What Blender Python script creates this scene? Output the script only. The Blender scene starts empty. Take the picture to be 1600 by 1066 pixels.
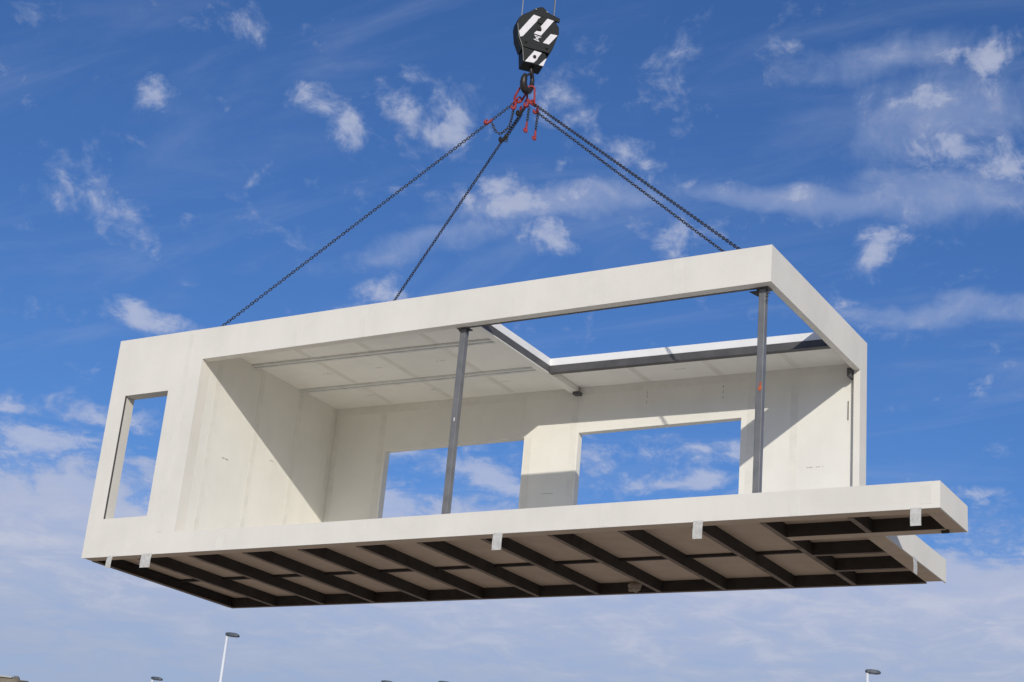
import bpy, bmesh, math, random
from mathutils import Vector, Matrix
random.seed(7)
sc = bpy.context.scene
COL = sc.collection
R = math.radians

# ---------------------------------------------------------------- camera
Z0 = 6.4435                      # height of the hanging module's underside above the ground
cam = bpy.data.cameras.new('camera'); camo = bpy.data.objects.new('camera', cam); COL.objects.link(camo)
cam.sensor_width = 36; cam.lens = 2531.47 * 36 / 1600; cam.clip_start = .1; cam.clip_end = 6000
right = Vector((0.85950335, 0.5039437, 0.08540923)); down = Vector((-0.11001239, 0.34557549, -0.93191998)); fwd = Vector((-0.49915054, 0.79159227, 0.35246334))
m = Matrix.Identity(4)
for i in range(3):
    m[i][0] = right[i]; m[i][1] = -down[i]; m[i][2] = -fwd[i]
m.translation = Vector((17.5608, -16.6515, -4.8435 + Z0))
camo.matrix_world = m
sc.camera = camo

# ---------------------------------------------------------------- light
SUN = Vector((.71, -1, .49)).normalized()
sun = bpy.data.lights.new('sun', 'SUN'); suno = bpy.data.objects.new('sun', sun); COL.objects.link(suno)
sun.energy = 3.0; sun.angle = R(.5); sun.color = (1, .955, .88)
suno.rotation_euler = SUN.to_track_quat('Z', 'Y').to_euler()
suno.location = (20, -40, 40)
sc.view_settings.view_transform = 'Standard'; sc.view_settings.look = 'None'
sc.view_settings.exposure = 0; sc.view_settings.gamma = 1
sc.view_settings.use_curve_mapping = False
sc.render.engine = 'CYCLES'
sc.cycles.max_bounces = 8; sc.cycles.diffuse_bounces = 8; sc.cycles.glossy_bounces = 2; sc.cycles.transmission_bounces = 2

# world: Nishita sky with a layer of broken cloud, thickening to a low bank near the horizon
BANDS = [(-30.5, 25.6, 3.6, .50, 9, .75), (-21.5, 26.2, 3.8, .42, -5, .75), (-16.5, 26.2, 3.4, .8, -3, .65), (-16.2, 29.0, 3.6, 1.2, 8, .6), (-35.5, 24.0, 3.4, .42, 16, .5), (-18.6, 30.9, 2.6, .6, 6, .5), (-16.5, 22.3, 3.6, .36, -4, .6)]
CLOUDS = [(-46.8, 27.0, 0.77, 0.5, -8, 0.6), (-48.3, 23.5, 1.69, 0.63, -14, 0.5), (-46.5, 19.6, 1.81, 0.41, 0, 0.55), (-41.8, 23.7, 1.31, 0.59, -16, 0.5), (-49.2, 16.0, 1.69, 0.59, 5, 0.8), (-47.2, 16.1, 0.95, 0.54, -1, 0.7), (-48.6, 14.7, 2.49, 0.9, 1, 0.8), (-41.2, 28.4, 0.5, 0.41, -21, 0.45), (-40.4, 27.8, 0.54, 0.32, -1, 0.55), (-39.5, 27.3, 0.54, 0.59, -42, 0.65), (-37.2, 28.7, 0.9, 0.54, -17, 0.55), (-36.4, 29.7, 0.72, 0.32, -13, 0.5), (-34.9, 28.7, 0.77, 1.13, 36, 0.7), (-35.2, 28.0, 0.95, 0.5, -3, 0.65), (-34.4, 26.9, 0.81, 0.36, -4, 0.45), (-33.4, 26.2, 0.63, 0.54, 6, 0.5), (-37.1, 25.4, 0.86, 0.32, -3, 0.3), (-30.9, 28.8, 1.08, 0.72, -20, 0.6), (-28.3, 27.6, 1.4, 0.45, -12, 0.6), (-32.2, 25.4, 2.94, 0.54, 13, 0.6), (-30.9, 24.3, 1.04, 0.59, -10, 0.65), (-25.9, 26.7, 1.69, 0.59, 2, 0.55), (-25.7, 25.1, 1.18, 0.72, -8, 0.65), (-22.6, 26.4, 3.39, 0.41, -6, 0.55), (-18.7, 26.0, 2.71, 0.68, -1, 0.5), (-18.9, 24.8, 0.72, 0.99, -21, 0.6), (-17.5, 29.4, 2.6, 0.63, 10, 0.65), (-14.1, 30.3, 1.58, 1.13, -14, 0.5), (-15.6, 27.7, 2.49, 1.02, -23, 0.65), (-13.5, 27.1, 1.13, 1.13, -3, 0.6), (-18.7, 30.7, 1.4, 0.45, 8, 0.4), (-23.3, 31.3, 0.95, 0.32, 1, 0.35), (-26.1, 31.7, 1.58, 0.77, 42, 0.3), (-21.5, 28.3, 1.24, 0.63, 0, 0.28), (-19.5, 22.4, 1.58, 0.5, -15, 0.35), (-15.7, 22.2, 2.94, 0.32, -4, 0.4), (-35.3, 16.1, 1.08, 0.32, -6, 0.75), (-33.0, 15.5, 1.69, 0.54, -3, 0.85), (-36.0, 14.4, 1.02, 0.5, 6, 0.85), (-28.8, 16.7, 1.04, 0.77, -16, 0.75), (-25.1, 17.6, 1.92, 0.5, -2, 0.65), (-25.7, 16.1, 2.71, 0.38, 3, 0.85), (-33.2, 16.3, 0.9, 0.23, 6, 0.6), (-14.9, 16.0, 0.95, 0.25, 1, 0.5), (-14.4, 14.7, 1.36, 0.68, -10, 0.5), (-15.8, 13.4, 2.26, 0.45, 1, 0.6), (-14.3, 12.8, 1.13, 0.27, 1, 0.4), (-45.5, 16.3, 0.68, 0.5, 9, 0.5), (-17.9, 18.9, 0.9, 0.32, 11, 0.3), (-37.4, 22.2, 1.24, 0.5, -3, 0.4), (-39.1, 21.3, 2.03, 0.56, 23, 0.3)]
W = bpy.data.worlds.new('World'); sc.world = W; W.use_nodes = True
W.cycles.sampling_method = 'MANUAL'; W.cycles.sample_map_resolution = 256
nt = W.node_tree; nt.nodes.clear()
def N(t, **k):
    n = nt.nodes.new(t)
    for a, b in k.items(): setattr(n, a, b)
    return n
def L(a, b): nt.links.new(a, b)
def mth(op, a, b=None, c=None, clamp=False):
    n = N('ShaderNodeMath', operation=op, use_clamp=clamp)
    for i, v in enumerate((a, b, c)):
        if v is None: continue
        if isinstance(v, (int, float)): n.inputs[i].default_value = v
        else: L(v, n.inputs[i])
    return n.outputs[0]
def dotv(a, v):
    n = N('ShaderNodeVectorMath', operation='DOT_PRODUCT'); L(a, n.inputs[0]); n.inputs[1].default_value = v
    return n.outputs['Value']
def sstep(x, a, b, lo=0., hi=1.):
    n = N('ShaderNodeMapRange', interpolation_type='SMOOTHSTEP'); L(x, n.inputs[0])
    for i, v in zip((1, 2, 3, 4), (a, b, lo, hi)): n.inputs[i].default_value = v
    return n.outputs[0]
out = N('ShaderNodeOutputWorld')
sky = N('ShaderNodeTexSky', sky_type='NISHITA', sun_disc=False)
sky.sun_elevation = math.asin(SUN.z); sky.sun_rotation = math.atan2(SUN.x, SUN.y)
sky.altitude = 0; sky.air_density = 1.0; sky.dust_density = 1.0; sky.ozone_density = 3.0
hsv = N('ShaderNodeHueSaturation'); hsv.inputs['Saturation'].default_value = 1.12; hsv.inputs['Value'].default_value = 1.0
L(sky.outputs[0], hsv.inputs['Color'])
tint = N('ShaderNodeVectorMath', operation='MULTIPLY'); L(hsv.outputs[0], tint.inputs[0]); tint.inputs[1].default_value = (.70, .87, 1.20)
bgs = N('ShaderNodeBackground'); bgs.inputs[1].default_value = .093; L(tint.outputs[0], bgs.inputs[0])
tc = N('ShaderNodeTexCoord'); D = tc.outputs['Generated']
sep = N('ShaderNodeSeparateXYZ'); L(D, sep.inputs[0])
zc_ = mth('ADD', mth('MAXIMUM', sep.outputs[2], 0.), .10)
comb = N('ShaderNodeCombineXYZ'); L(mth('DIVIDE', sep.outputs[0], zc_), comb.inputs[0]); L(mth('DIVIDE', sep.outputs[1], zc_), comb.inputs[1])
P = comb.outputs[0]
def noise(vec, scale, detail=6, rough=.55, dist=0., off=(0, 0, 0)):
    mp = N('ShaderNodeMapping'); L(vec, mp.inputs[0]); mp.inputs['Location'].default_value = off
    n = N('ShaderNodeTexNoise', noise_dimensions='3D'); L(mp.outputs[0], n.inputs['Vector'])
    n.inputs['Scale'].default_value = scale; n.inputs['Detail'].default_value = detail; n.inputs['Roughness'].default_value = rough; n.inputs['Distortion'].default_value = dist
    return n
# warp the direction a little so that no cloud keeps a plain oval outline
nw = noise(P, 2.6, 4, .6, 0, (3, 1, 0))
wv = N('ShaderNodeVectorMath', operation='SUBTRACT'); L(nw.outputs['Color'], wv.inputs[0]); wv.inputs[1].default_value = (.5, .5, .5)
ws = N('ShaderNodeVectorMath', operation='SCALE'); L(wv.outputs[0], ws.inputs[0]); ws.inputs['Scale'].default_value = .055
wd = N('ShaderNodeVectorMath', operation='ADD'); L(D, wd.inputs[0]); L(ws.outputs[0], wd.inputs[1])
DW = wd.outputs[0]
def masses(rows):
    acc = None
    for az, el, rx, ry, ro, s in rows:
        a, e, r_ = R(az), R(el), R(ro)
        c = Vector((math.sin(a) * math.cos(e), math.cos(a) * math.cos(e), math.sin(e)))
        t = Vector((math.cos(a), -math.sin(a), 0)); u = t.cross(c) * -1
        if u.z < 0: u = -u
        p1 = t * math.cos(r_) + u * math.sin(r_); p2 = u * math.cos(r_) - t * math.sin(r_)
        mp = N('ShaderNodeMapping', vector_type='TEXTURE'); L(DW, mp.inputs[0])
        mp.inputs['Location'].default_value = c; mp.inputs['Scale'].default_value = (R(rx) * 1.9, R(ry) * 1.9, 1)
        mp.inputs['Rotation'].default_value = Matrix((p1, p2, p1.cross(p2))).transposed().to_euler()
        gr = N('ShaderNodeTexGradient', gradient_type='SPHERICAL'); L(mp.outputs[0], gr.inputs[0])
        v = mth('MULTIPLY', gr.outputs['Fac'], s * 1.55)
        acc = v if acc is None else mth('MAXIMUM', acc, v)
    return acc
acc = masses(CLOUDS); streak = masses(BANDS)
n1 = noise(P, 6.5, 7, .62, .5).outputs['Fac']
n2 = noise(P, 1.1, 4, .5, 0, (5.3, 2.1, 0)).outputs['Fac']
n3 = noise(DW, 40, 6, .66, .3).outputs['Fac']
mpv = N('ShaderNodeMapping'); L(P, mpv.inputs[0]); mpv.inputs['Rotation'].default_value = (0, 0, R(35)); mpv.inputs['Scale'].default_value = (1, 3.2, 1)
n4 = noise(mpv.outputs[0], 1.7, 7, .62, .8, (7.3, 2.2, 0)).outputs['Fac']
sub = lambda n: mth('SUBTRACT', n, .5)
wide = sstep(n2, .65, .85, 0, .40)                             # scattered cloud over the rest of the sky
base = mth('MAXIMUM', acc, wide)
dens = mth('ADD', mth('ADD', mth('MULTIPLY', base, .84), mth('MULTIPLY', sub(n1), 2.0)), mth('MULTIPLY', sub(n3), 2.1))
veil = mth('MULTIPLY', sstep(n4, .46, .80), .24)               # thin high wisps
puff = mth('ADD', mth('MULTIPLY', sstep(dens, .15, .85), .42), mth('MULTIPLY', sstep(dens, .45, 1.05), .26))
bedge = mth('ADD', sep.outputs[2], mth('ADD', mth('MULTIPLY', sub(n2), .05), mth('ADD', mth('MULTIPLY', sub(n1), .085), mth('MULTIPLY', sub(n3), .05))))
bank = mth('MULTIPLY', sstep(bedge, .262, .236), sstep(n1, .30, .60, .80, .95))   # low bank all round the horizon
band = mth('MULTIPLY', sstep(mth('ADD', streak, mth('ADD', mth('MULTIPLY', sub(n1), .8), mth('MULTIPLY', sub(n3), .9))), .05, .85), .46)
alpha = mth('MAXIMUM', mth('MAXIMUM', mth('MAXIMUM', puff, band), veil), bank)
mixc = N('ShaderNodeMix', data_type='RGBA'); L(mth('MAXIMUM', sstep(dens, .3, 1.0), sstep(bedge, .262, .225, 0, .9)), mixc.inputs['Factor'])
mixc.inputs[6].default_value = (.34, .42, .63, 1); mixc.inputs[7].default_value = (.49, .53, .68, 1)
lowc = N('ShaderNodeMix', data_type='RGBA'); L(sstep(mth('ADD', sep.outputs[2], mth('MULTIPLY', sub(n1), .06)), .25, .12), lowc.inputs['Factor']); L(mixc.outputs[2], lowc.inputs[6]); lowc.inputs[7].default_value = (.36, .43, .59, 1)
lit = N('ShaderNodeMix', data_type='RGBA'); L(mth('MULTIPLY', sstep(mth('ADD', n1, mth('MULTIPLY', sub(n3), .4)), .46, .72), sstep(sep.outputs[2], .13, .22, 0, .55)), lit.inputs['Factor']); L(lowc.outputs[2], lit.inputs[6]); lit.inputs[7].default_value = (.60, .62, .71, 1)
bgc = N('ShaderNodeBackground'); L(lit.outputs[2], bgc.inputs[0]); bgc.inputs[1].default_value = 1
ms = N('ShaderNodeMixShader'); L(alpha, ms.inputs[0]); L(bgs.outputs[0], ms.inputs[1]); L(bgc.outputs[0], ms.inputs[2])
L(ms.outputs[0], out.inputs[0])

# ---------------------------------------------------------------- materials
def material(name, col, rough=.8, metal=0., var=.06, vscale=1.5, bump=.0, bscale=60, col2=None, streak=0., spec=.4, rand=0., trans=0.):
    mt = bpy.data.materials.new(name); mt.use_nodes = True
    n = mt.node_tree.nodes; l = mt.node_tree.links; b = n['Principled BSDF']
    b.inputs['Roughness'].default_value = rough; b.inputs['Metallic'].default_value = metal
    b.inputs['Specular IOR Level'].default_value = spec
    t = n.new('ShaderNodeTexCoord'); src = t.outputs['Object']
    nz = n.new('ShaderNodeTexNoise'); nz.inputs['Scale'].default_value = vscale; nz.inputs['Detail'].default_value = 6; nz.inputs['Roughness'].default_value = .6
    l.new(src, nz.inputs['Vector'])
    r = n.new('ShaderNodeValToRGB'); c2 = col2 or tuple(max(0, c * (1 - 2.2 * var)) for c in col)
    r.color_ramp.elements[0].position = .32; r.color_ramp.elements[0].color = (*c2, 1)
    r.color_ramp.elements[1].position = .62; r.color_ramp.elements[1].color = (*col, 1)
    l.new(nz.outputs['Fac'], r.inputs[0]); c = r.outputs[0]
    if streak:
        mp = n.new('ShaderNodeMapping'); mp.inputs['Scale'].default_value = (3.0, 3.0, .25); l.new(src, mp.inputs[0])
        n2 = n.new('ShaderNodeTexNoise'); n2.inputs['Scale'].default_value = 2.2; n2.inputs['Detail'].default_value = 5; l.new(mp.outputs[0], n2.inputs['Vector'])
        mr = n.new('ShaderNodeMapRange'); mr.inputs[1].default_value = .35; mr.inputs[2].default_value = .7; mr.inputs[3].default_value = 1 - streak; mr.inputs[4].default_value = 1
        l.new(n2.outputs['Fac'], mr.inputs[0])
        vm = n.new('ShaderNodeVectorMath'); vm.operation = 'SCALE'; l.new(c, vm.inputs[0]); l.new(mr.outputs[0], vm.inputs['Scale']); c = vm.outputs[0]
    if rand:
        oi = n.new('ShaderNodeObjectInfo'); mr = n.new('ShaderNodeMapRange'); mr.inputs[3].default_value = 1 - rand; mr.inputs[4].default_value = 1
        l.new(oi.outputs['Random'], mr.inputs[0])
        vm = n.new('ShaderNodeVectorMath'); vm.operation = 'SCALE'; l.new(c, vm.inputs[0]); l.new(mr.outputs[0], vm.inputs['Scale']); c = vm.outputs[0]
    l.new(c, b.inputs['Base Color'])
    if bump:
        nb = n.new('ShaderNodeTexNoise'); nb.inputs['Scale'].default_value = bscale; nb.inputs['Detail'].default_value = 4; l.new(src, nb.inputs['Vector'])
        bp = n.new('ShaderNodeBump'); bp.inputs['Strength'].default_value = bump; bp.inputs['Distance'].default_value = .01
        l.new(nb.outputs['Fac'], bp.inputs['Height']); l.new(bp.outputs[0], b.inputs['Normal'])
    if trans:
        tr = n.new('ShaderNodeBsdfTranslucent'); l.new(c, tr.inputs[0]); mx = n.new('ShaderNodeMixShader'); mx.inputs[0].default_value = trans
        l.new(b.outputs[0], mx.inputs[1]); l.new(tr.outputs[0], mx.inputs[2]); l.new(mx.outputs[0], n['Material Output'].inputs[0])
    return mt
M = dict(
    white=material('white_board', (.775, .73, .638), .85, var=.042, vscale=.9, bump=.12, bscale=25, streak=.022),
    inner=material('inner_board', (.785, .755, .672), .9, var=.03, vscale=1.4, bump=.1, bscale=25, streak=.02),
    filler=material('joint_filler', (.748, .716, .632), .95, var=.04, vscale=5),
    fillout=material('outside_filler', (.75, .713, .622), .95, var=.03, vscale=5),
    ceil=material('ceiling_board', (.86, .83, .75), .9, var=.03, vscale=2, rand=.06),
    insul=material('roof_panel', (.84, .82, .78), .7, var=.03, vscale=3),
    steel=material('grey_primed_steel', (.21, .205, .195), .38, metal=.15, var=.12, vscale=5, spec=.5),
    dark=material('dark_steel', (.105, .10, .097), .55, metal=0., var=.12, vscale=4),
    joist=material('joist_steel', (.045, .037, .030), .7, var=.18, vscale=4, col2=(.03, .02, .015)),
    under=material('underfloor_board', (.66, .49, .345), .9, var=.05, vscale=2.5, rand=.08, streak=.05),
    soffit=material('soffit_board', (.64, .485, .345), .9, var=.06, vscale=3),
    deck=material('floor_deck', (.86, .83, .76), .85, var=.08, vscale=2),
    rail=material('galvanised_rail', (.74, .735, .69), .5, metal=.1, var=.06, vscale=6),
    tab=material('plastic_tab', (.86, .84, .78), .35, var=.10, vscale=22, trans=.4),
    ink=material('stamp_ink', (.30, .29, .28), .9, var=.1, vscale=30),
    orange=material('orange_spray', (.62, .13, .04), .8, var=.2, vscale=20),
    foam=material('foam', (.38, .32, .24), .9, var=.1, vscale=20, bump=.5, bscale=40),
    red=material('red_paint', (.33, .03, .035), .55, var=.15, vscale=25, col2=(.22, .018, .015)),
    flange=material('brown_flange', (.27, .205, .15), .85, var=.2, vscale=5, col2=(.17, .12, .085)),  # undersides of the channels, paler and browner than the joist steel
    chain=material('chain_steel', (.075, .064, .05), .5, metal=.6, var=.2, vscale=12),
    black=material('black_paint', (.010, .011, .009), .55, var=.2, vscale=6, col2=(.010, .010, .008), spec=.25),
    stripe=material('white_paint', (.74, .70, .68), .6, var=.05, vscale=14),
    hook=material('hook_steel', (.05, .043, .038), .45, metal=.4, var=.25, vscale=12),
    rope=material('wire_rope', (.33, .32, .28), .5, metal=.3, var=.15, vscale=30),
    pole=material('pole_paint', (.74, .75, .76), .5, var=.04, vscale=2),
    lamp=material('lamp_housing', (.055, .07, .09), .5, var=.08, vscale=4),
    glass=material('lamp_lens', (.12, .14, .16), .2, var=.03, vscale=4),
    stone=material('rubble_stone', (.23, .195, .145), .95, var=.25, vscale=1.3, bump=.8, bscale=3),
    coping=material('coping', (.42, .43, .40), .9, var=.08, vscale=2),
    rust=material('rust_cladding', (.22, .12, .06), .8, var=.25, vscale=2.5),
    ground=material('ground_gravel', (.53, .465, .37), .95, var=.10, vscale=.35, bump=.4, bscale=12, col2=(.45, .395, .31)),
)

# ---------------------------------------------------------------- mesh helpers
class MB:
    def __init__(s): s.v = []; s.f = []
    def add(s, vs, fs):
        o = len(s.v); s.v += [tuple(v) for v in vs]; s.f += [tuple(o + i for i in f) for f in fs]; return s
    def box(s, x0, x1, y0, y1, z0, z1, zf=None):
        vs = [(x, y, z + (zf(x) if zf else 0)) for z in (z0, z1) for y in (y0, y1) for x in (x0, x1)]
        return s.add(vs, [(0, 2, 3, 1), (4, 5, 7, 6), (0, 1, 5, 4), (2, 6, 7, 3), (0, 4, 6, 2), (1, 3, 7, 5)])
    def prism(s, poly, to3, d0, d1):
        n = len(poly); a = sum(poly[i][0] * poly[(i + 1) % n][1] - poly[(i + 1) % n][0] * poly[i][1] for i in range(n))
        if a < 0: poly = poly[::-1]
        vs = [to3(u, v, d0) for u, v in poly] + [to3(u, v, d1) for u, v in poly]
        fs = [tuple(range(n)), tuple(range(2 * n - 1, n - 1, -1))] + [(i, i + n, (i + 1) % n + n, (i + 1) % n) for i in range(n)]
        return s.add(vs, fs)
    def tube(s, path, rad, n=8, closed=False, caps=True, flat=None):
        path = [Vector(p) for p in path]; k = len(path)
        rr = rad if isinstance(rad, (list, tuple)) else [rad] * k
        ref = None; rings = []
        for i, p in enumerate(path):
            if closed: d = path[(i + 1) % k] - path[i - 1]
            else: d = path[min(i + 1, k - 1)] - path[max(i - 1, 0)]
            d.normalize()
            if ref is None:
                ref = d.orthogonal().normalized() if flat is None else (Vector(flat) - d * d.dot(Vector(flat))).normalized()
            ref = (ref - d * ref.dot(d)).normalized(); bi = d.cross(ref)
            rings.append([p + (ref * math.cos(2 * math.pi * j / n) + bi * math.sin(2 * math.pi * j / n)) * rr[i] for j in range(n)])
        vs = [v for r in rings for v in r]; fs = []
        for i in range(k if closed else k - 1):
            a, b = i * n, ((i + 1) % k) * n
            for j in range(n): fs.append((a + j, a + (j + 1) % n, b + (j + 1) % n, b + j))
        if not closed and caps: fs += [tuple(range(n - 1, -1, -1)), tuple((k - 1) * n + j for j in range(n))]
        return s.add(vs, fs)
    def grid(s, us, vs_, hole, to3, d0, d1):
        """a plate in (u,v) with rectangular holes, extruded d0..d1, without inner faces"""
        idx = {}
        def V(i, j, k):
            if (i, j, k) not in idx:
                idx[(i, j, k)] = len(s.v); s.v.append(tuple(to3(us[i], vs_[j], (d0, d1)[k])))
            return idx[(i, j, k)]
        nu, nv = len(us) - 1, len(vs_) - 1
        solid = lambda i, j: 0 <= i < nu and 0 <= j < nv and not hole((us[i] + us[i + 1]) / 2, (vs_[j] + vs_[j + 1]) / 2)
        for i in range(nu):
            for j in range(nv):
                if not solid(i, j): continue
                s.f.append((V(i, j, 0), V(i + 1, j, 0), V(i + 1, j + 1, 0), V(i, j + 1, 0)))
                s.f.append((V(i, j, 1), V(i, j + 1, 1), V(i + 1, j + 1, 1), V(i + 1, j, 1)))
                for di, dj, a, b in ((-1, 0, (i, j + 1), (i, j)), (1, 0, (i + 1, j), (i + 1, j + 1)), (0, -1, (i, j), (i + 1, j)), (0, 1, (i + 1, j + 1), (i, j + 1))):
                    if not solid(i + di, j + dj): s.f.append((V(*a, 0), V(*a, 1), V(*b, 1), V(*b, 0)))
        return s
    def build(s, name, mat, parent=None, bevel=0., smooth=False, label=None):
        me = bpy.data.meshes.new(name); me.from_pydata(s.v, [], s.f); me.update()
        bm = bmesh.new(); bm.from_mesh(me); bmesh.ops.recalc_face_normals(bm, faces=bm.faces)
        if bevel: bmesh.ops.bevel(bm, geom=[e for e in bm.edges if len(e.link_faces) == 2 and e.calc_face_angle(0) > .5], offset=bevel, segments=2, affect='EDGES', profile=.6)
        bm.to_mesh(me); bm.free()
        if smooth:
            for p in me.polygons: p.use_smooth = True
        me.materials.append(M[mat]); o = bpy.data.objects.new(name, me); COL.objects.link(o)
        if parent: o.parent = parent
        if label: o['label'] = label
        return o
def tag(o, label, cat, group=None, kind=None):
    if label: o['label'] = label
    if cat: o['category'] = cat
    if group: o['group'] = group
    if kind: o['kind'] = kind
    return o
def empty(name, loc, label, cat, group=None):
    o = bpy.data.objects.new(name, None); COL.objects.link(o); o.location = loc; o.empty_display_size = .3
    return tag(o, label, cat, group)
def share(o, name, loc, parent):
    c = o.copy(); c.name = name; COL.objects.link(c); c.parent = parent; c.location = loc; return c

# ---------------------------------------------------------------- setting
g = MB().add([(-3000, -3000, 0), (3000, -3000, 0), (3000, 3000, 0), (-3000, 3000, 0)], [(0, 1, 2, 3)]).build('ground', 'ground')
tag(g, None, None, kind='structure')

# ---------------------------------------------------------------- the hanging house module
H, LR, LS, LB, DP = 3.4, 10.63, 12.65, 11.71, 3.42      # height, roof length, floor length with balcony, floor length behind, depth
HF, XW, YI = 2.917, 1.732, 3.30                          # underside of fascia, partition face, inner face of back wall
mod = empty('house_module', (0, 0, Z0), 'white prefabricated house module with open roof corner, hanging from chains', 'house module')
zr = lambda x: -0.0185 * (x - XW)                        # the roof falls slightly towards the open corner
ZC = 3.22
XZ = lambda u, v, d: (u, d, v)
YZ = lambda u, v, d: (d, u, v)
def b_(name, mat, *a, bevel=0., par=None, zf=None, label=None):
    return MB().box(*a, zf=zf).build(name, mat, par or mod, bevel, label=label)

# front wall with its tall window opening, and the corner opening in the end wall
MB().grid([0, .30, 1.155, XW], [.30, .572, 2.483, H], lambda u, v: .30 < u < 1.155 and .572 < v < 2.483, XZ, 0, .20).box(0, XW, 0, .02, 0, .30).build('front_wall', 'white', mod, label='front wall end with a tall narrow window opening')
MB().grid([.2005, .24, 2.2, DP - .121], [.30, .50, 3.12, H - .001], lambda u, v: .24 < u < 2.2 and .50 < v < 3.12, YZ, 0, .12).build('end_wall', 'white', mod, .004)
b_('jamb_shadow_gap', 'dark', .3005, .305, .004, .032, .572, 2.483)  # dark strip painting in the shade of the gap at the left jamb
MB().prism([(XW + .0003, 0), (LR, 0), (LR, DP + .05), (LR - .09, DP + .05), (LR - .09, .13), (XW + .0003, .13)], lambda u, v, d: (u, v, d), HF, H).box(LR - .09, LR, 3.2, DP + .05, .302, HF).build('roof_frame', 'white', mod, label='white roof edge frame over the open front and right end')
b_('roof_fascia', 'white', .0, LR - .0915, DP + .002, DP + .05, HF, H - .001, label='white fascia along the rear of the roof')
b_('corner_return', 'white', LR - .0905 - .01, LR - .0905, 3.22, YI - .002, .3, HF)
# partition and back wall
MB().grid([.2005, YI - .002], [.30, ZC + .02], lambda u, v: False, YZ, XW - .12, XW).build('partition_wall', 'inner', mod, label='inner partition wall, its front part in sun')
win = [(2.805, 5.355), (6.285, 8.875)]
MB().grid([.1205, win[0][0], win[0][1], win[1][0], win[1][1], LR - .105], [.30, .55, 2.428, 3.30], lambda u, v: .55 < v < 2.428 and any(a < u < b for a, b in win), XZ, YI, DP).build('back_wall', 'inner', mod, .003, label='rear wall with two wide window openings')
b_('frame_gap', 'dark', LR - .1048, LR - .1008, YI + .001, YI + .02, .3, 2.85)
# filled joints between the wall boards
def joint_back(x, z0, z1, w=.11): b_('joint_filler', 'filler', x - w / 2, x + w / 2, YI - .0022, YI - .0002, z0, z1)
def joint_left(y, w=.10, z0=.31, z1=3.2): b_('joint_filler', 'filler', XW + .0002, XW + .0022, y - w / 2, y + w / 2, z0, z1)
for x, z0, z1 in ((2.70, .31, 3.17), (5.27, 2.44, 3.13), (5.44, .31, 2.43), (6.20, .31, 3.11), (9.02, .31, 3.06), (9.66, .31, 3.05)): joint_back(x, z0, z1)
joint_back(XW + .06, .31, 3.2, .11)
for y in (.42, 1.40, 2.36): joint_left(y)
joint_left(YI - .06, .10)
MB().box(XW + .13, 6.1, YI - .0024, YI - .0003, ZC - .13, ZC - .01, zf=zr).build('joint_filler', 'filler', mod)
MB().box(6.28, LR - .11, YI - .0024, YI - .0003, ZC - .12, ZC - .01, zf=zr).build('joint_filler', 'filler', mod)
for x in (1.45, ): b_('joint_filler', 'fillout', x - .05, x + .05, -.0016, -.0001, .31, H - .06)
for x in (3.4, 4.6, 7.0, 8.2, 9.4): b_('joint_filler', 'fillout', x - .06, x + .06, -.0016, -.0001, HF + .01, H - .01)
for x in (2.6, 5.0, 8.6, 11.0): b_('joint_filler', 'fillout', x - .06, x + .06, -.0016, -.0001, .01, .29)
b_('joint_filler', 'fillout', 12.42, 12.56, -.0016, -.0001, .05, .27)

# roof: insulated deck, ceiling boards, rails and the trimmed opening
XH, YH = 6.24, 2.40
MB().grid([.1205, XH, LR - .092], [.1305, YH, DP], lambda u, v: u > XH and v < YH, lambda u, v, d: (u, v, d + zr(u)), ZC + .035, ZC + .145).build('roof_deck', 'insul', mod, .003, label='white insulated roof deck around the square opening')
xs = [XW + .001, 2.86, 3.99, 5.12, 6.10]; ys = [.131, 1.155, 2.345, YI - .001]
for i in range(4):
    for j in range(3):
        MB().box(xs[i] + .0015, xs[i + 1] - .0015, ys[j] + .0015, ys[j + 1] - .0015, ZC, ZC + .02, zf=zr).build('ceiling_board', 'ceil', mod)
xs2 = [6.255, 7.4, 8.55, 9.7, LR - .092]
for i in range(4):
    MB().box(xs2[i] + .0015, xs2[i + 1] - .0015, YH + .075, YI - .001, ZC, ZC + .02, zf=zr).build('ceiling_board', 'ceil', mod)
for x in xs[1:4]:
    for j in range(3):
        MB().box(x - .05, x + .05, ys[j] + .07, ys[j + 1] - .07, ZC - .0015, ZC - .0002, zf=zr).build('joint_filler', 'filler', mod)
for x in xs2[1:4]: MB().box(x - .05, x + .05, YH + .09, YI - .01, ZC - .0015, ZC - .0002, zf=zr).build('joint_filler', 'filler', mod)
for y in (1.155, 2.345):
    rb = MB()
    rb.box(XW + .003, 6.08, y - .065, y - .02, ZC - .030, ZC - .002, zf=zr).box(XW + .003, 6.08, y + .02, y + .065, ZC - .030, ZC - .002, zf=zr).box(XW + .003, 6.08, y - .0199, y + .0199, ZC - .014, ZC - .003, zf=zr)
    rb.build('ceiling_rail', 'rail', mod, .002)
rb = MB().box(XH - .11, XH, .1315, YI - .001, ZC - .07, ZC + .034, zf=zr).build('roof_beam', 'dark', mod, .002, label='dark steel beam along the left edge of the roof opening')
MB().box(XH - .125, XH - .004, .1315, YI - .03, ZC - .084, ZC - .071, zf=zr).build('cladding', 'ceil', rb)
MB().box(XH + .0005, XH + .0125, YH + .08, YI - .03, ZC - .084, ZC - .001, zf=zr).build('cladding', 'ceil', rb)
MB().box(XH - .05, XH + .06, YI - .10, YI - .001, ZC - .13, ZC - .086, zf=zr).add([], []).build('bracket', 'dark', rb)
tb = MB().box(XH + .002, LR - .092, YH, YH + .012, ZC - .07, ZC + .034, zf=zr).box(XH + .002, LR - .092, YH - .03, YH + .07, ZC - .082, ZC - .0702, zf=zr).build('trimmer_beam', 'dark', mod, .0015, label='dark steel channel along the back edge of the roof opening')
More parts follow.
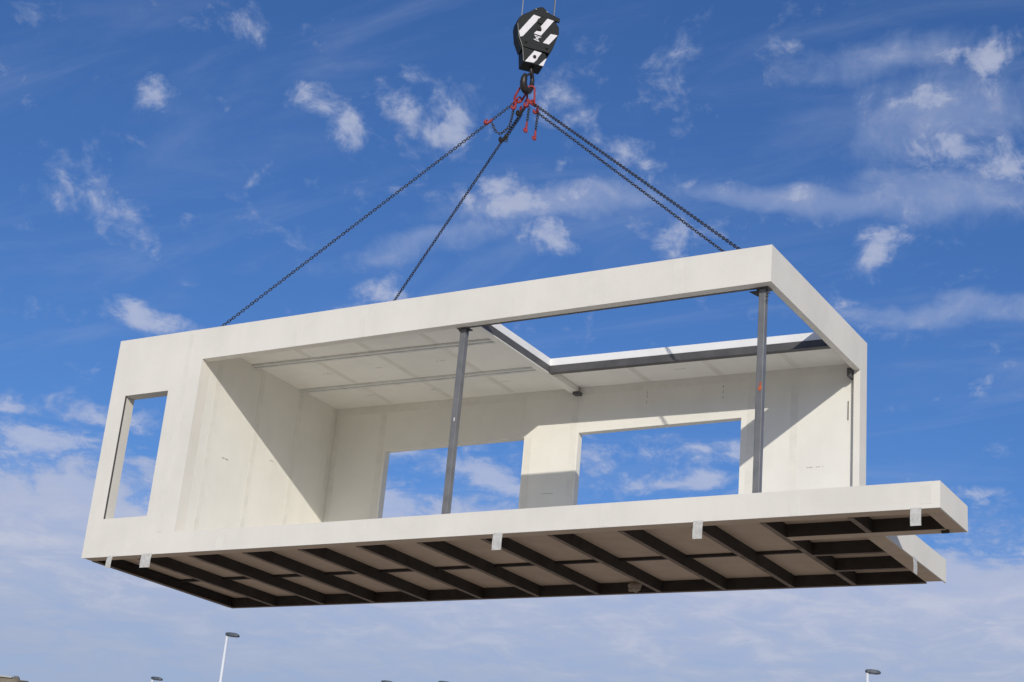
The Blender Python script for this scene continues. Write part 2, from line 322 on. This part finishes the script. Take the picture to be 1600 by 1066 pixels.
MB().box(XH + .002, LR - .092, .131, .165, HF - .006, HF + .15).build('edge_beam', 'dark', mod, .0015)
b_('edge_beam', 'dark', LR - .096, LR - .0905, .25, 3.18, HF + .004, HF + .12)
MB().box(LR - .16, LR - .1055, 3.12, YI - .004, HF - .10, HF + .02).build('bracket', 'dark', mod, .003)

# two steel posts
def post(x, y, gus):
    w = .044
    p = MB().box(x - w, x + w, y - w, y + w, .302, HF - .012).build('steel_post', 'steel', mod, .010)
    b_('cap_plate', 'dark', x - .085, x + .085, y - .07, y + .07, HF - .0115, HF - .0005, par=p)
    XZp = lambda u, v, d: (x + u, y + d, HF + v)
    for s in gus:
        MB().prism([(s * w, -.013), (s * (w + .15 if len(gus) == 1 else w + .05), -.013), (s * w, -.11 if len(gus) == 1 else -.06)], XZp, -.006, .006).build('gusset', 'dark', p)
    b_('base_plate', 'dark', x - .09, x + .09, y - .08, y + .08, .3005, .302 + .012, par=p)
    return p
p1 = post(6.18, .19, (-1, 1)); p2 = post(10.46, .19, (-1,))
for dx, dz in ((.062, -.04), (.075, -.075), (.058, -.115), (.055, -.17)):
    MB().tube([(10.46 + dx - .015, .16, HF + dz), (10.46 + dx + .018, .16, HF + dz)], .011, 6).build('bolt', 'dark', p2)
MB().prism([(.0, 1.60), (.022, 1.59), (.04, 1.63), (.03, 1.66), (.036, 1.70), (.008, 1.695), (.012, 1.65), (-.006, 1.63)], lambda u, v, d: (10.46 + u - .004, .19 - .047 + d, v), -.0016, -.0003).build('paint_mark', 'orange', p2, label='orange spray mark on the right post')
b_('paint_mark', 'stripe', 6.18 + .0, 6.18 + .018, .19 - .0485, .19 - .0473, 1.60, 1.65, par=p1)

# floor: white edge boards, steel grillage, boards seen from below
b_('floor_fascia', 'white', XW + .0003, LS, 0, .02, 0, .3, label='white floor edge board along the whole front')
b_('floor_fascia', 'white', LS - .02, LS, .0203, 1.05, 0, .3, label='white end board of the projecting balcony strip')
b_('floor_fascia', 'white', LB, LS - .0205, 1.03, 1.05, 0, .2995)
b_('floor_fascia', 'white', LB - .02, LB, 1.0505, DP, 0, .2995, bevel=.003, label='white end board set back behind the balcony strip')
b_('floor_fascia', 'white', 0, LB - .0205, DP - .02, DP, .03, .2995)
b_('floor_fascia', 'white', -.0005, .0195, .021, DP - .021, .03, .2995)
MB().grid([.021, LB - .021, LS - .0215], [.021, 1.0295, DP - .021], lambda u, v: u > LB - .021 and v > 1.0295, lambda u, v, d: (u, v, d), .172, .2985).build('floor_deck', 'deck', mod)
b_('soffit_board', 'soffit', .03, LS - .021, .0205, .20, .003, .02)
b_('soffit_board', 'soffit', LS - .20, LS - .0207, .2005, 1.0295, .003, .02)
b_('soffit_board', 'soffit', LB - .24, LB - .0207, 1.05, DP - .1, .003, .02)
def channel(name, ax, at, a0, a1, w=.055, h=.155, t=.012, side=1, fmat='flange'):
    """C channel along ax ('y' or 'x') with its web at `at`, flanges to `side`"""
    lo, hi = sorted((0, side * w)); mb = MB()
    parts = [(min(0, -side * t), max(0, -side * t), 0, h), (lo, hi, 0, t), (lo, hi, h - t, h)]
    for c0, c1, z0, z1 in parts:
        if ax == 'y': mb.box(at + c0, at + c1, a0, a1, z0, z1)
        else: mb.box(a0, a1, at + c0, at + c1, z0, z1)
    o = mb.build(name, 'joist', mod)
    fl = MB(); l2, h2 = sorted((-side * t, side * w))
    if ax == 'y': fl.box(at + l2, at + h2, a0, a1, -.004, -.0005)
    else: fl.box(a0, a1, at + l2, at + h2, -.004, -.0005)
    fl.build('bottom_flange', fmat, o)
    return o
jx = [.97 * k for k in range(1, 11)] + [10.555]
for x in jx: channel('floor_joist', 'y', x, .2005, DP - .085, side=-1)
channel('edge_joist', 'y', .033, .201, DP - .085, w=.07, side=1)
channel('edge_joist', 'x', DP - .07, .034, LB - .245, w=.05, side=1)
for y in (1.74, 2.545): channel('terrace_joist', 'x', y, 10.5685, LB - .2405, side=1, w=.05)
channel('terrace_joist', 'x', .87, 10.5685, LS - .2005, side=1, w=.15, fmat='soffit')
channel('terrace_joist', 'y', 11.60, .2007, .856, side=-1)
bx = [.05] + [x for x in jx] + [LB - .25]
for i in range(len(bx) - 1):
    for y0, y1 in ((.03, 2.02), (2.075, DP - .08)):
        b_('floor_board', 'under', bx[i] + .004, bx[i + 1] - .004, y0, y1, .1555, .1715)
    if i < len(bx) - 2: b_('floor_batten', 'joist', bx[i] + .02, bx[i + 1] - .062, 2.022, 2.073, .118, .171)
b_('floor_board', 'under', LB - .235, LS - .025, .03, 1.02, .1555, .1715)
bm = bmesh.new(); bmesh.ops.create_icosphere(bm, subdivisions=3, radius=.09)
for v in bm.verts: v.co *= 1 + .28 * math.sin(v.co.x * 47 + 1) * math.sin(v.co.y * 39) + .1 * math.sin(v.co.z * 80)
me = bpy.data.meshes.new('foam_lump'); bm.to_mesh(me); bm.free(); me.materials.append(M['foam'])
o = bpy.data.objects.new('foam_lump', me); COL.objects.link(o); o.parent = mod; o.location = (7.36, DP - .10, .08); o.scale = (1.1, .5, .8)
MB().tube([(LS - .26, .93, .0), (LS - .18, .93, .0)], .035, 8).build('pipe_stub', 'joist', mod)
# clear plastic tabs below the floor edge
def tab(x0, x1, y, h, lean, ang=0.):
    vs = []; n = 5
    for i in range(n + 1):
        t = i / n; z = .012 - t * (h + .012); b = .012 * math.sin(t * 2.6) ; l = lean * t
        for x in (x0, x1):
            if ang: vs += [(y + b, x + l, z), (y + b + .003, x + l, z)]
            else: vs += [(x + l, y - b - .003, z), (x + l, y - b, z)]
    mb = MB(); fs = []
    for i in range(n):
        a = 4 * i; fs += [(a, a + 2, a + 6, a + 4), (a + 1, a + 5, a + 7, a + 3), (a, a + 4, a + 5, a + 1), (a + 2, a + 3, a + 7, a + 6)]
    fs += [(0, 1, 3, 2), (4 * n, 4 * n + 2, 4 * n + 3, 4 * n + 1)]
    mb.add(vs, fs).build('plastic_tab', 'tab', mod)
tab(.53, .63, -.002, .17, -.01); tab(1.19, 1.38, -.002, .19, .0); tab(7.05, 7.185, -.002, .21, .0)
tab(9.765, 9.885, -.002, .205, .0); tab(12.325, 12.445, -.002, .19, .0); tab(2.03, 2.17, LB + .002, .19, .0, 1)
# printed stamps on the boards: rows of small ink dashes
def stamp(fn, w, h, rows, nseed):
    rnd = random.Random(nseed); mb = MB()
    for r in range(rows):
        u = 0
        while u < w:
            l = rnd.uniform(.008, .03); z = -r * h * 1.6
            if rnd.random() < .8:
                q = [fn(u, z), fn(u + l, z), fn(u + l, z + h), fn(u, z + h)]; q2 = [fn(u, z, 1), fn(u + l, z, 1), fn(u + l, z + h, 1), fn(u, z + h, 1)]
                mb.add(q + q2, [(0, 1, 2, 3), (4, 7, 6, 5), (0, 4, 5, 1), (1, 5, 6, 2), (2, 6, 7, 3), (3, 7, 4, 0)])
            u += l + rnd.uniform(.006, .016)
    mb.build('printed_stamp', 'ink', mod)['kind'] = 'stuff'
stamp(lambda u, v, k=0: (XW + .003 + .0008 * k, .72 + u, 1.62 + v), .16, .016, 1, 1)
stamp(lambda u, v, k=0: (XW + .003 + .0008 * k, 1.75 + u, 1.90 + v), .16, .010, 1, 2)
stamp(lambda u, v, k=0: (7.38 + v, YI - .003 - .0008 * k, 2.78 + u), .20, .010, 1, 3)
stamp(lambda u, v, k=0: (8.58 + v, YI - .003 - .0008 * k, 2.74 + u), .20, .014, 1, 4)
stamp(lambda u, v, k=0: (9.86 + u, YI - .003 - .0008 * k, 1.62 + v), .22, .008, 1, 5)
stamp(lambda u, v, k=0: (5.7 + u, YI - .003 - .0008 * k, 1.52 + v), .2, .008, 1, 6)
for k, (x, y) in enumerate(((2.6, 1.75), (3.6, 1.72), (4.7, 1.7), (2.7, 2.8), (3.9, 2.8), (5.2, 2.75), (8.0, 2.9))):
    stamp(lambda u, v, kk=0, x=x, y=y: (x + u, y + v, ZC - .0025 - .0008 * kk + zr(x)), .2, .012, 1, 10 + k)
MB().box(10.425, 10.438, YI - .006, YI - .0005, 2.25, 2.52).build('wall_slot', 'dark', mod)

# ---------------------------------------------------------------- crane hook block
O = Vector((5.87, 1.7, 8.4 + Z0))
CD = Vector((0.5372871, -0.84339942, 0)); RT = Vector((0.84339942, 0.5372871, 0)); UP = Vector((0, 0, 1))
BN = Vector((0.72536416, -0.68836534, 0)); BX = Vector((0.68836534, 0.72536416, 0))
blk = empty('crane_hook_block', O, 'black crane hook block with diagonal white stripes above the chains', 'hook block')
BP = lambda u, v, d: BX * u + UP * v - BN * d           # local to the block, d is depth behind its front face
cheek = [(-0.261, 0.256), (-0.198, 0.337), (-0.099, 0.408), (0.115, 0.381), (0.305, 0.355), (0.396, 0.255), (0.405, 0.14), (0.323, -0.163), (0.282, -0.238), (0.049, -0.232), (-0.15, -0.217), (-0.233, -0.059), (-0.27, 0.163)]
lower = [(-0.144, -0.225), (0.026, -0.242), (0.22, -0.262), (0.245, -0.323), (0.199, -0.494), (0.041, -0.482), (-0.118, -0.479)]
hat = [(-0.105, 0.406), (0.01, 0.507), (0.089, 0.547), (0.125, 0.544), (0.201, 0.472), (0.404, 0.413), (0.4, 0.344), (0.305, 0.357), (0.115, 0.384)]
def inset(poly, k):
    cx = sum(p[0] for p in poly) / len(poly); cy = sum(p[1] for p in poly) / len(poly)
    return [(cx + (x - cx) * k, cy + (y - cy) * k) for x, y in poly]
MB().prism(cheek, BP, 0, .03).build('cheek_plate', 'black', blk, .005)
MB().prism(cheek, BP, .24, .27).build('cheek_plate', 'black', blk, .005)
MB().prism(lower, BP, .004, .27).build('lower_body', 'black', blk, .006)
MB().prism(hat, BP, .004, .034).build('top_plate', 'black', blk, .004)
MB().prism(hat, BP, .236, .266).build('top_plate', 'black', blk, .004)
MB().prism(inset(hat, .86), BP, .035, .235).build('top_spacer', 'black', blk, .004)
for d in (.042, .105, .168):
    n = 40; vs = []; fs = []
    prof = [(.285, 0), (.285, .01), (.255, .022), (.255, .03), (.285, .042), (.285, .052), (.06, .052), (.06, 0)]
    for i in range(n):
        a = 2 * math.pi * i / n
        vs += [BP(.075 + r * math.cos(a), .115 + r * math.sin(a), d + z) for r, z in prof]
    for i in range(n):
        for j in range(8): fs.append((8 * i + j, 8 * ((i + 1) % n) + j, 8 * ((i + 1) % n) + (j + 1) % 8, 8 * i + (j + 1) % 8))
    MB().add(vs, fs).build('sheave', 'black', blk)
MB().prism([(-.25, -.05), (-.16, -.26), (-.15, -.22), (-.225, -.03)], BP, .031, .239).build('side_guard', 'black', blk, .003)
MB().prism([(-.262, .25), (-.27, .163), (-.235, -.058), (-.222, -.05), (-.255, .17), (-.245, .25)], BP, .0315, .2385).build('side_guard', 'black', blk, .002)
MB().prism([(.39, .14), (.31, -.163), (.27, -.235), (.285, -.237), (.323, -.163), (.402, .14)], BP, .0315, .2385).build('side_guard', 'black', blk, .002)
for s in ([(-0.026, 0.374), (0.087, 0.358), (-0.165, -0.042), (-0.21, -0.066), (-0.235, 0.03)],
          [(0.199, 0.358), (0.305, 0.345), (0.12, 0.034), (0.002, 0.045), (0.044, 0.101), (0.108, 0.104), (0.123, 0.134), (0.101, 0.193), (0.137, 0.254)],
          [(0.273, 0.101), (0.384, 0.103), (0.259, -0.09), (0.159, -0.083)]):
    MB().prism(s, BP, -.0025, -.0003).build('white_stripe', 'stripe', blk)
for s in ([(0.038, -0.252), (0.156, -0.262), (0.106, -0.358), (0.092, -0.4), (0.045, -0.462), (-0.096, -0.471)], [(0.243, -0.341), (0.198, -0.486), (0.128, -0.484), (0.222, -0.355)]):
    MB().prism(s, BP, .0012, .0036).build('white_stripe', 'stripe', blk)
for (u, v), r in zip([(0.088, 0.28), (0.081, 0.149), (0.048, -0.36), (-0.111, -0.131), (0.229, -0.161), (0.003, 0.473), (0.184, 0.467)], (.05, .033, .026, .02, .02, .012, .012)):
    base = .004 if v < -.25 or v > .45 else 0
    MB().tube([BP(u, v, base + .001), BP(u, v, base - .022)], r, 14).build('bolt', 'black' if v < .45 else 'rope', blk, .003)
em = MB()                                               # the maker's small emblem of crossed strokes
for (a, b), (c, d) in (((.012, .018), (.125, .004)), ((.008, -.052), (.098, -.076)), ((.03, .012), (.085, -.07)), ((.10, .004), (.03, -.055)), ((.05, -.01), (.09, -.022))):
    t = Vector((c - a, d - b)).normalized() * .0055; nn = Vector((-t.y, t.x))
    em.prism([(a + nn.x, b + nn.y), (c + nn.x, d + nn.y), (c - nn.x, d - nn.y), (a - nn.x, b - nn.y)], BP, -.0016 - len(em.f) * .00004, -.0003)
em.build('emblem', 'stripe', blk)
MB().tube([BP(-.268, .16, -.004), BP(-.232, -.055, -.004), BP(-.155, -.235, -.004), BP(-.121, -.47, -.004)], .0045, 6).build('edge_line', 'rope', blk)  # thin pale line along the block's left front edge
HP = lambda u, v, d=.13: RT * u + UP * (v + .50 * d) - CD * d
def spline(pts, n=6):
    r = []; k = len(pts)
    for i in range(k - 1):
        p0, p1, p2, p3 = (Vector(pts[max(i - 1, 0)]), Vector(pts[i]), Vector(pts[i + 1]), Vector(pts[min(i + 2, k - 1)]))
        for j in range(n):
            t = j / n; r.append(.5 * ((2 * p1) + (p2 - p0) * t + (2 * p0 - 5 * p1 + 4 * p2 - p3) * t * t + (3 * p1 - p0 - 3 * p2 + p3) * t ** 3))
    return r + [Vector(pts[-1])]
hk = spline([HP(.012, -.47), HP(.014, -.58), HP(.028, -.66, .15), HP(.045, -.77, .19), HP(.040, -.88, .17), HP(.005, -.965, .08), HP(-.050, -.955, -.02), HP(-.082, -.86, -.08), HP(-.080, -.755, -.09), HP(-.068, -.69, -.07)], 6)
rad = [.026, .028, .032, .034, .040, .050, .058, .056, .050, .026]
rr = []
for i in range(len(hk)):
    t = i / 6; k = min(int(t), 8); rr.append(rad[k] + (rad[k + 1] - rad[k]) * (t - k))
hook = MB().tube(hk, rr, 12).build('hook', 'hook', blk, smooth=True, label='dark forged steel lifting hook')
MB().tube([HP(.013, -.47), HP(.013, -.525)], .055, 12).build('hook_nut', 'hook', hook)
MB().tube(spline([HP(.028, -.66, .10), HP(-.02, -.68, .05), HP(-.072, -.75, .0)], 4), .018, 8).build('latch', 'hook', hook, smooth=True)
MB().tube([HP(-.125, -.755, -.01), HP(-.05, -.745, -.01)], .016, 8).build('latch_pin', 'hook', hook)

# ---------------------------------------------------------------- hoist ropes
for (u, d), lab in zip(((-.20, .07), (-.165, .20), (.318, .07), (.342, .20)),
                       ('outermost left wire rope holding the hook block', 'inner left wire rope running up from the hook block', 'inner right wire rope running up from the hook block', 'outermost right wire rope holding the hook block')):
    v0 = .36 if u < 0 else .33
    o = MB().tube([BP(u, v0 - .15, d), BP(u, 5, d), BP(u, 14, d)], .0055, 6).build('hoist_rope', 'rope'); o.location = O
    tag(o, lab, 'rope', 'wire ropes above the hook block')

# ---------------------------------------------------------------- chain sling
sl = empty('chain_sling', O, 'four-leg lifting chain with red links spread from the hook to the roof', 'chain sling')
def stadium(c, ax, side, hl, hw, r, n=8, seg=7):
    c, ax, side = Vector(c), Vector(ax).normalized(), Vector(side); side = (side - ax * side.dot(ax)).normalized(); pts = []
    for i in range(seg + 1):
        a = -math.pi / 2 + math.pi * i / seg; pts.append(c + ax * (hl + hw * math.cos(a)) + side * hw * math.sin(a))
    for i in range(seg + 1):
        a = math.pi / 2 + math.pi * i / seg; pts.append(c + ax * (-hl + hw * math.cos(a)) + side * hw * math.sin(a))
    return pts
def ring(name, p0, p1, side, hw, r, mat='red', par=sl):
    p0, p1 = Vector(p0), Vector(p1); ax = p1 - p0
    return MB().tube(stadium((p0 + p1) / 2, ax, side, max(ax.length / 2 - hw, .002), hw, r), r, 8, closed=True).build(name, mat, par, smooth=True)
PITCH, WR = .043, .0067
lp = stadium((0, 0, 0), (0, 0, 1), (1, 0, 0), PITCH / 2 + WR - .0175, .0175, WR, seg=4)
lmb = MB().tube(lp, WR, 5, closed=True)
def chain(name, path, mat='chain', par=sl, label=None):
    path = [Vector(p) for p in path]; seg = [(path[i + 1] - path[i]).length for i in range(len(path) - 1)]; tot = sum(seg)
    n = max(2, round(tot / PITCH)); mb = MB(); ref = None
    for k in range(n):
        s = (k + .5) / n * tot; i = 0
        while i < len(seg) - 1 and s > seg[i]: s -= seg[i]; i += 1
        p = path[i].lerp(path[i + 1], s / seg[i]); d = (path[i + 1] - path[i]).normalized()
        if ref is None: ref = (CD + UP * .3 + RT * .9)
        ref = (ref - d * ref.dot(d)).normalized(); q = d.cross(ref)
        a, b = (ref, q) if k % 2 else (q, -ref)
        w = random.uniform(-.18, .18); a, b = a * math.cos(w) + b * math.sin(w), b * math.cos(w) - a * math.sin(w)
        mb.add([p + a * v[0] + b * v[1] + d * v[2] for v in lmb.v], lmb.f)
    return mb.build(name, mat, par, smooth=True, label=label)
att = {'FL': (1.75, .22), 'BL': (1.63, 3.22), 'FR': (10.34, .22), 'BR': (10.45, 3.24)}
loc = lambda x, y, z: Vector((x, y, z + Z0)) - O
start = {'FL': HP(-.205, -1.20), 'BL': HP(-.022, -1.235, .2), 'FR': HP(.10, -1.18, .08), 'BR': HP(.145, -1.30, .2)}
lab = {'FL': 'chain leg to the front left of the roof', 'BL': 'chain leg to the rear left of the roof', 'FR': 'chain leg to the front right of the roof', 'BR': 'chain leg to the rear right of the roof'}
for k, (x, y) in att.items():
    e = loc(x, y, 3.47 + zr(x))
    chain('chain_leg', [start[k], e], label=lab[k])
    ring('roof_shackle', e + (start[k] - e).normalized() * .02, loc(x, y, 3.385 + zr(x)), (0, 1, 0), .03, .011, 'chain')
    XYl = lambda u, v, d, x=x, y=y: (x + u, y + d, ZC + .145 + zr(x) + v)
    MB().prism([(-.08, 0), (.08, 0), (.03, .075), (-.03, .075)], XYl, -.012, .012).build('lifting_lug', 'dark', mod)
# master links, coupling links, shortening hooks and slack ends
ring('master_link', HP(-.055, -.905, .06), HP(-.165, -1.17), BX, .062, .017)
ring('master_link', HP(.035, -.875, .10), HP(.055, -1.17), RT, .056, .017)
ring('coupling_link', HP(-.155, -1.13), HP(-.205, -1.215), UP + CD, .03, .013)
ring('coupling_link', HP(-.105, -1.09), HP(-.165, -1.16), UP, .028, .013)
ring('coupling_link', HP(.01, -1.11, .14), HP(-.02, -1.24, .18), RT, .03, .013)
ring('coupling_link', HP(.06, -1.12, .12), HP(.105, -1.19, .10), UP, .03, .013)
ring('coupling_link', HP(.055, -1.13, .14), HP(.135, -1.215, .18), CD, .028, .013)
def grab(p, d, r=.017, mat='red'):
    p = Vector(p); d = Vector(d).normalized(); q = d.cross(CD).normalized()
    pts = spline([p - d * .07, p - d * .02, p + d * .035 + q * .004, p + d * .062 + q * .028, p + d * .04 + q * .052, p + d * .005 + q * .05], 4)
    return MB().tube(pts, [r * (.75 + .5 * math.sin(math.pi * i / (len(pts) - 1))) for i in range(len(pts))], 8, flat=CD).build('grab_hook', mat, sl, smooth=True)
fl = loc(*att['FL'], 3.47) - start['FL']; bl = loc(*att['BL'], 3.47) - start['BL']; br = loc(*att['BR'], 3.47) - start['BR']
grab(start['FL'] + fl.normalized() * .47, fl, .02)
grab(HP(-.175, -1.235, .1), (0, 0, -1) , .018); grab(start['BL'] + bl.normalized() * .02, bl, .019)
grab(HP(-.075, -1.335, .16), bl, .024, 'hook'); grab(HP(.165, -1.27, .1), (0, 0, -1), .019); grab(start['BL'] + bl.normalized() * .60, bl, .022, 'hook'); grab(HP(.01, -1.17, .1), (0, 0, -1), .017)
chain('slack_chain', spline([HP(-.19, -1.26), HP(-.21, -1.43), HP(-.235, -1.583), HP(-.284, -1.665), HP(-.364, -1.737), HP(-.444, -1.69), HP(-.50, -1.57)], 4), label='loose loop of chain by the left leg')
chain('slack_chain', [HP(.034, -1.24, .1), HP(.03, -1.395, .1), HP(.024, -1.50, .1)], label='short chain end hanging in the middle')
chain('slack_chain', [HP(.178, -1.30, .1), HP(.17, -1.50, .1), HP(.166, -1.64, .1)], label='short chain end hanging on the right')
chain('slack_chain', [HP(-.25, -1.74, .2), HP(-.262, -1.86, .2)], label='short chain end on the rear left leg')
chain('slack_chain', [start['BL'] + bl.normalized() * .12 + HP(.012, -.02, 0), start['BL'] + bl.normalized() * .62 + HP(.014, -.02, 0)], label='doubled chain on the rear left leg')
for p, h in ((HP(.022, -1.545, .1), .16), (HP(.165, -1.675, .1), .14)):
    p = Vector(p)
    MB().tube(spline([p + UP * .05, p, p - UP * h * .4, p - UP * h * .75 + RT * .006, p - UP * h * .62 - RT * .03, p - UP * h * .4 - RT * .028], 4), [.013 + .007 * math.sin(math.pi * i / 20) for i in range(21)], 8).build('end_hook', 'red', sl, smooth=True)

# ---------------------------------------------------------------- street lamps far behind
def lamp(px_dir, elev, dist, label, first=None):
    d = Vector((px_dir[0], px_dir[1], 0)); b = Vector((17.5608, -16.6515, 0)) + d * dist
    h = 1.6 + dist * math.tan(R(elev))
    o = empty('street_lamp', b, label, 'street lamp', 'tall lamps behind the module')
    o.rotation_euler.z = math.atan2(.52, .855)
    MB().tube([(0, 0, 0), (0, 0, h * .5), (0, 0, h)], [.085, .065, .045], 10).build('pole', 'pole', o, smooth=True)
    sec = [(-.06, .05, .0, .05), (-.03, .08, -.025, .07), (.1, .11, -.035, .08), (.29, .125, -.04, .07), (.38, .11, -.035, .04), (.415, .07, -.025, .0)]
    vs = []; fs = []
    for x, w, zb, zt in sec: vs += [(x, -w, zb), (x, w, zb), (x, w * .8, zt), (x, -w * .8, zt)]
    for i in range(len(sec) - 1):
        for j in range(4): fs.append((4 * i + j, 4 * i + (j + 1) % 4, 4 * i + 4 + (j + 1) % 4, 4 * i + 4 + j))
    fs += [(0, 3, 2, 1), (20, 21, 22, 23)]
    MB().add([(x, y, z + h) for x, y, z in vs], fs).build('lamp_head', 'lamp', o, .008)
    MB().box(.08, .34, -.085, .085, h - .05, h - .042).build('lens', 'glass', o)
lamp((-.6586, .7525), 9.40, 55, 'tall white lamp post standing clear below the module')
lamp((-.6880, .7257), 7.66, 68, 'lamp head just above the bottom edge, left of the tall white post')
lamp((-.3240, .9461), 9.98, 52, 'dark lamp head on white post at the lower right')
lamp((-.5826, .8127), 8.37, 61.5, 'left one of two lamp tops barely showing at the bottom centre')
lamp((-.5542, .8324), 8.54, 60.2, 'right one of two lamp tops barely showing at the bottom centre')

# ---------------------------------------------------------------- old building at the lower left
d = Vector((-.7376, .6752, 0)); cpos = Vector((17.5608, -16.6515, 0)) + d * 50
hb = 1.6 + 50 * math.tan(R(7.12))
bd = empty('stone_building', cpos, 'old brown stone building corner at the lower left edge', 'building')
bd.rotation_euler.z = math.atan2(.62, .78)
MB().grid([-14, -12.5, -11, -8, -6.5, -3.4, -2, -.24], [0, 1.0, 2.4, 4.4, 5.8, hb], lambda u, v: (1.0 < v < 2.4 or 4.4 < v < 5.8) and (-12.5 < u < -11 or -8 < u < -6.5 or -3.4 < u < -2), XZ, 0, .45).build('wall', 'stone', bd)
MB().box(-.46, -.03, .46, 9, 0, hb - .06).build('wall', 'stone', bd)
MB().box(-14, -.47, 8.55, 9, 0, hb - .003).build('wall', 'stone', bd)
MB().box(-.238, -.002, -.03, .455, 0, hb - .06).build('corner_post', 'rust', bd, .015, label='rust brown corner post')
MB().box(-.255, .015, -.05, .459, hb - .059, hb - .03).build('post_cap', 'dark', bd, .006)
MB().box(-14.1, -.45, -.06, 9.1, hb + .002, hb + .055).build('coping', 'coping', bd, .012)
MB().prism([(-.43, .003), (-.25, .003), (-.285, .085), (-.40, .085)], lambda u, v, d: (u, d, hb + v), .02, .25).build('roof_vent', 'dark', bd, .008)
for u in (-12.5, -8, -3.4):
    for v in (1.0, 4.4):
        w = MB().grid([u, u + .08, u + (1.5 if u != -3.4 else 1.4) / 2 - .03, u + (1.5 if u != -3.4 else 1.4) / 2 + .03, u + (1.42 if u != -3.4 else 1.32), u + (1.5 if u != -3.4 else 1.4)], [v, v + .08, v + 1.32, v + 1.4], lambda a, b, u=u, v=v: v + .08 < b < v + 1.32 and (u + .08 < a < u + .66 or u + .78 < a < u + 1.3), XZ, .2, .27).build('window', 'coping', bd)
        MB().box(u + .05, u + 1.35, .225, .235, v + .05, v + 1.35).build('pane', 'glass', w)
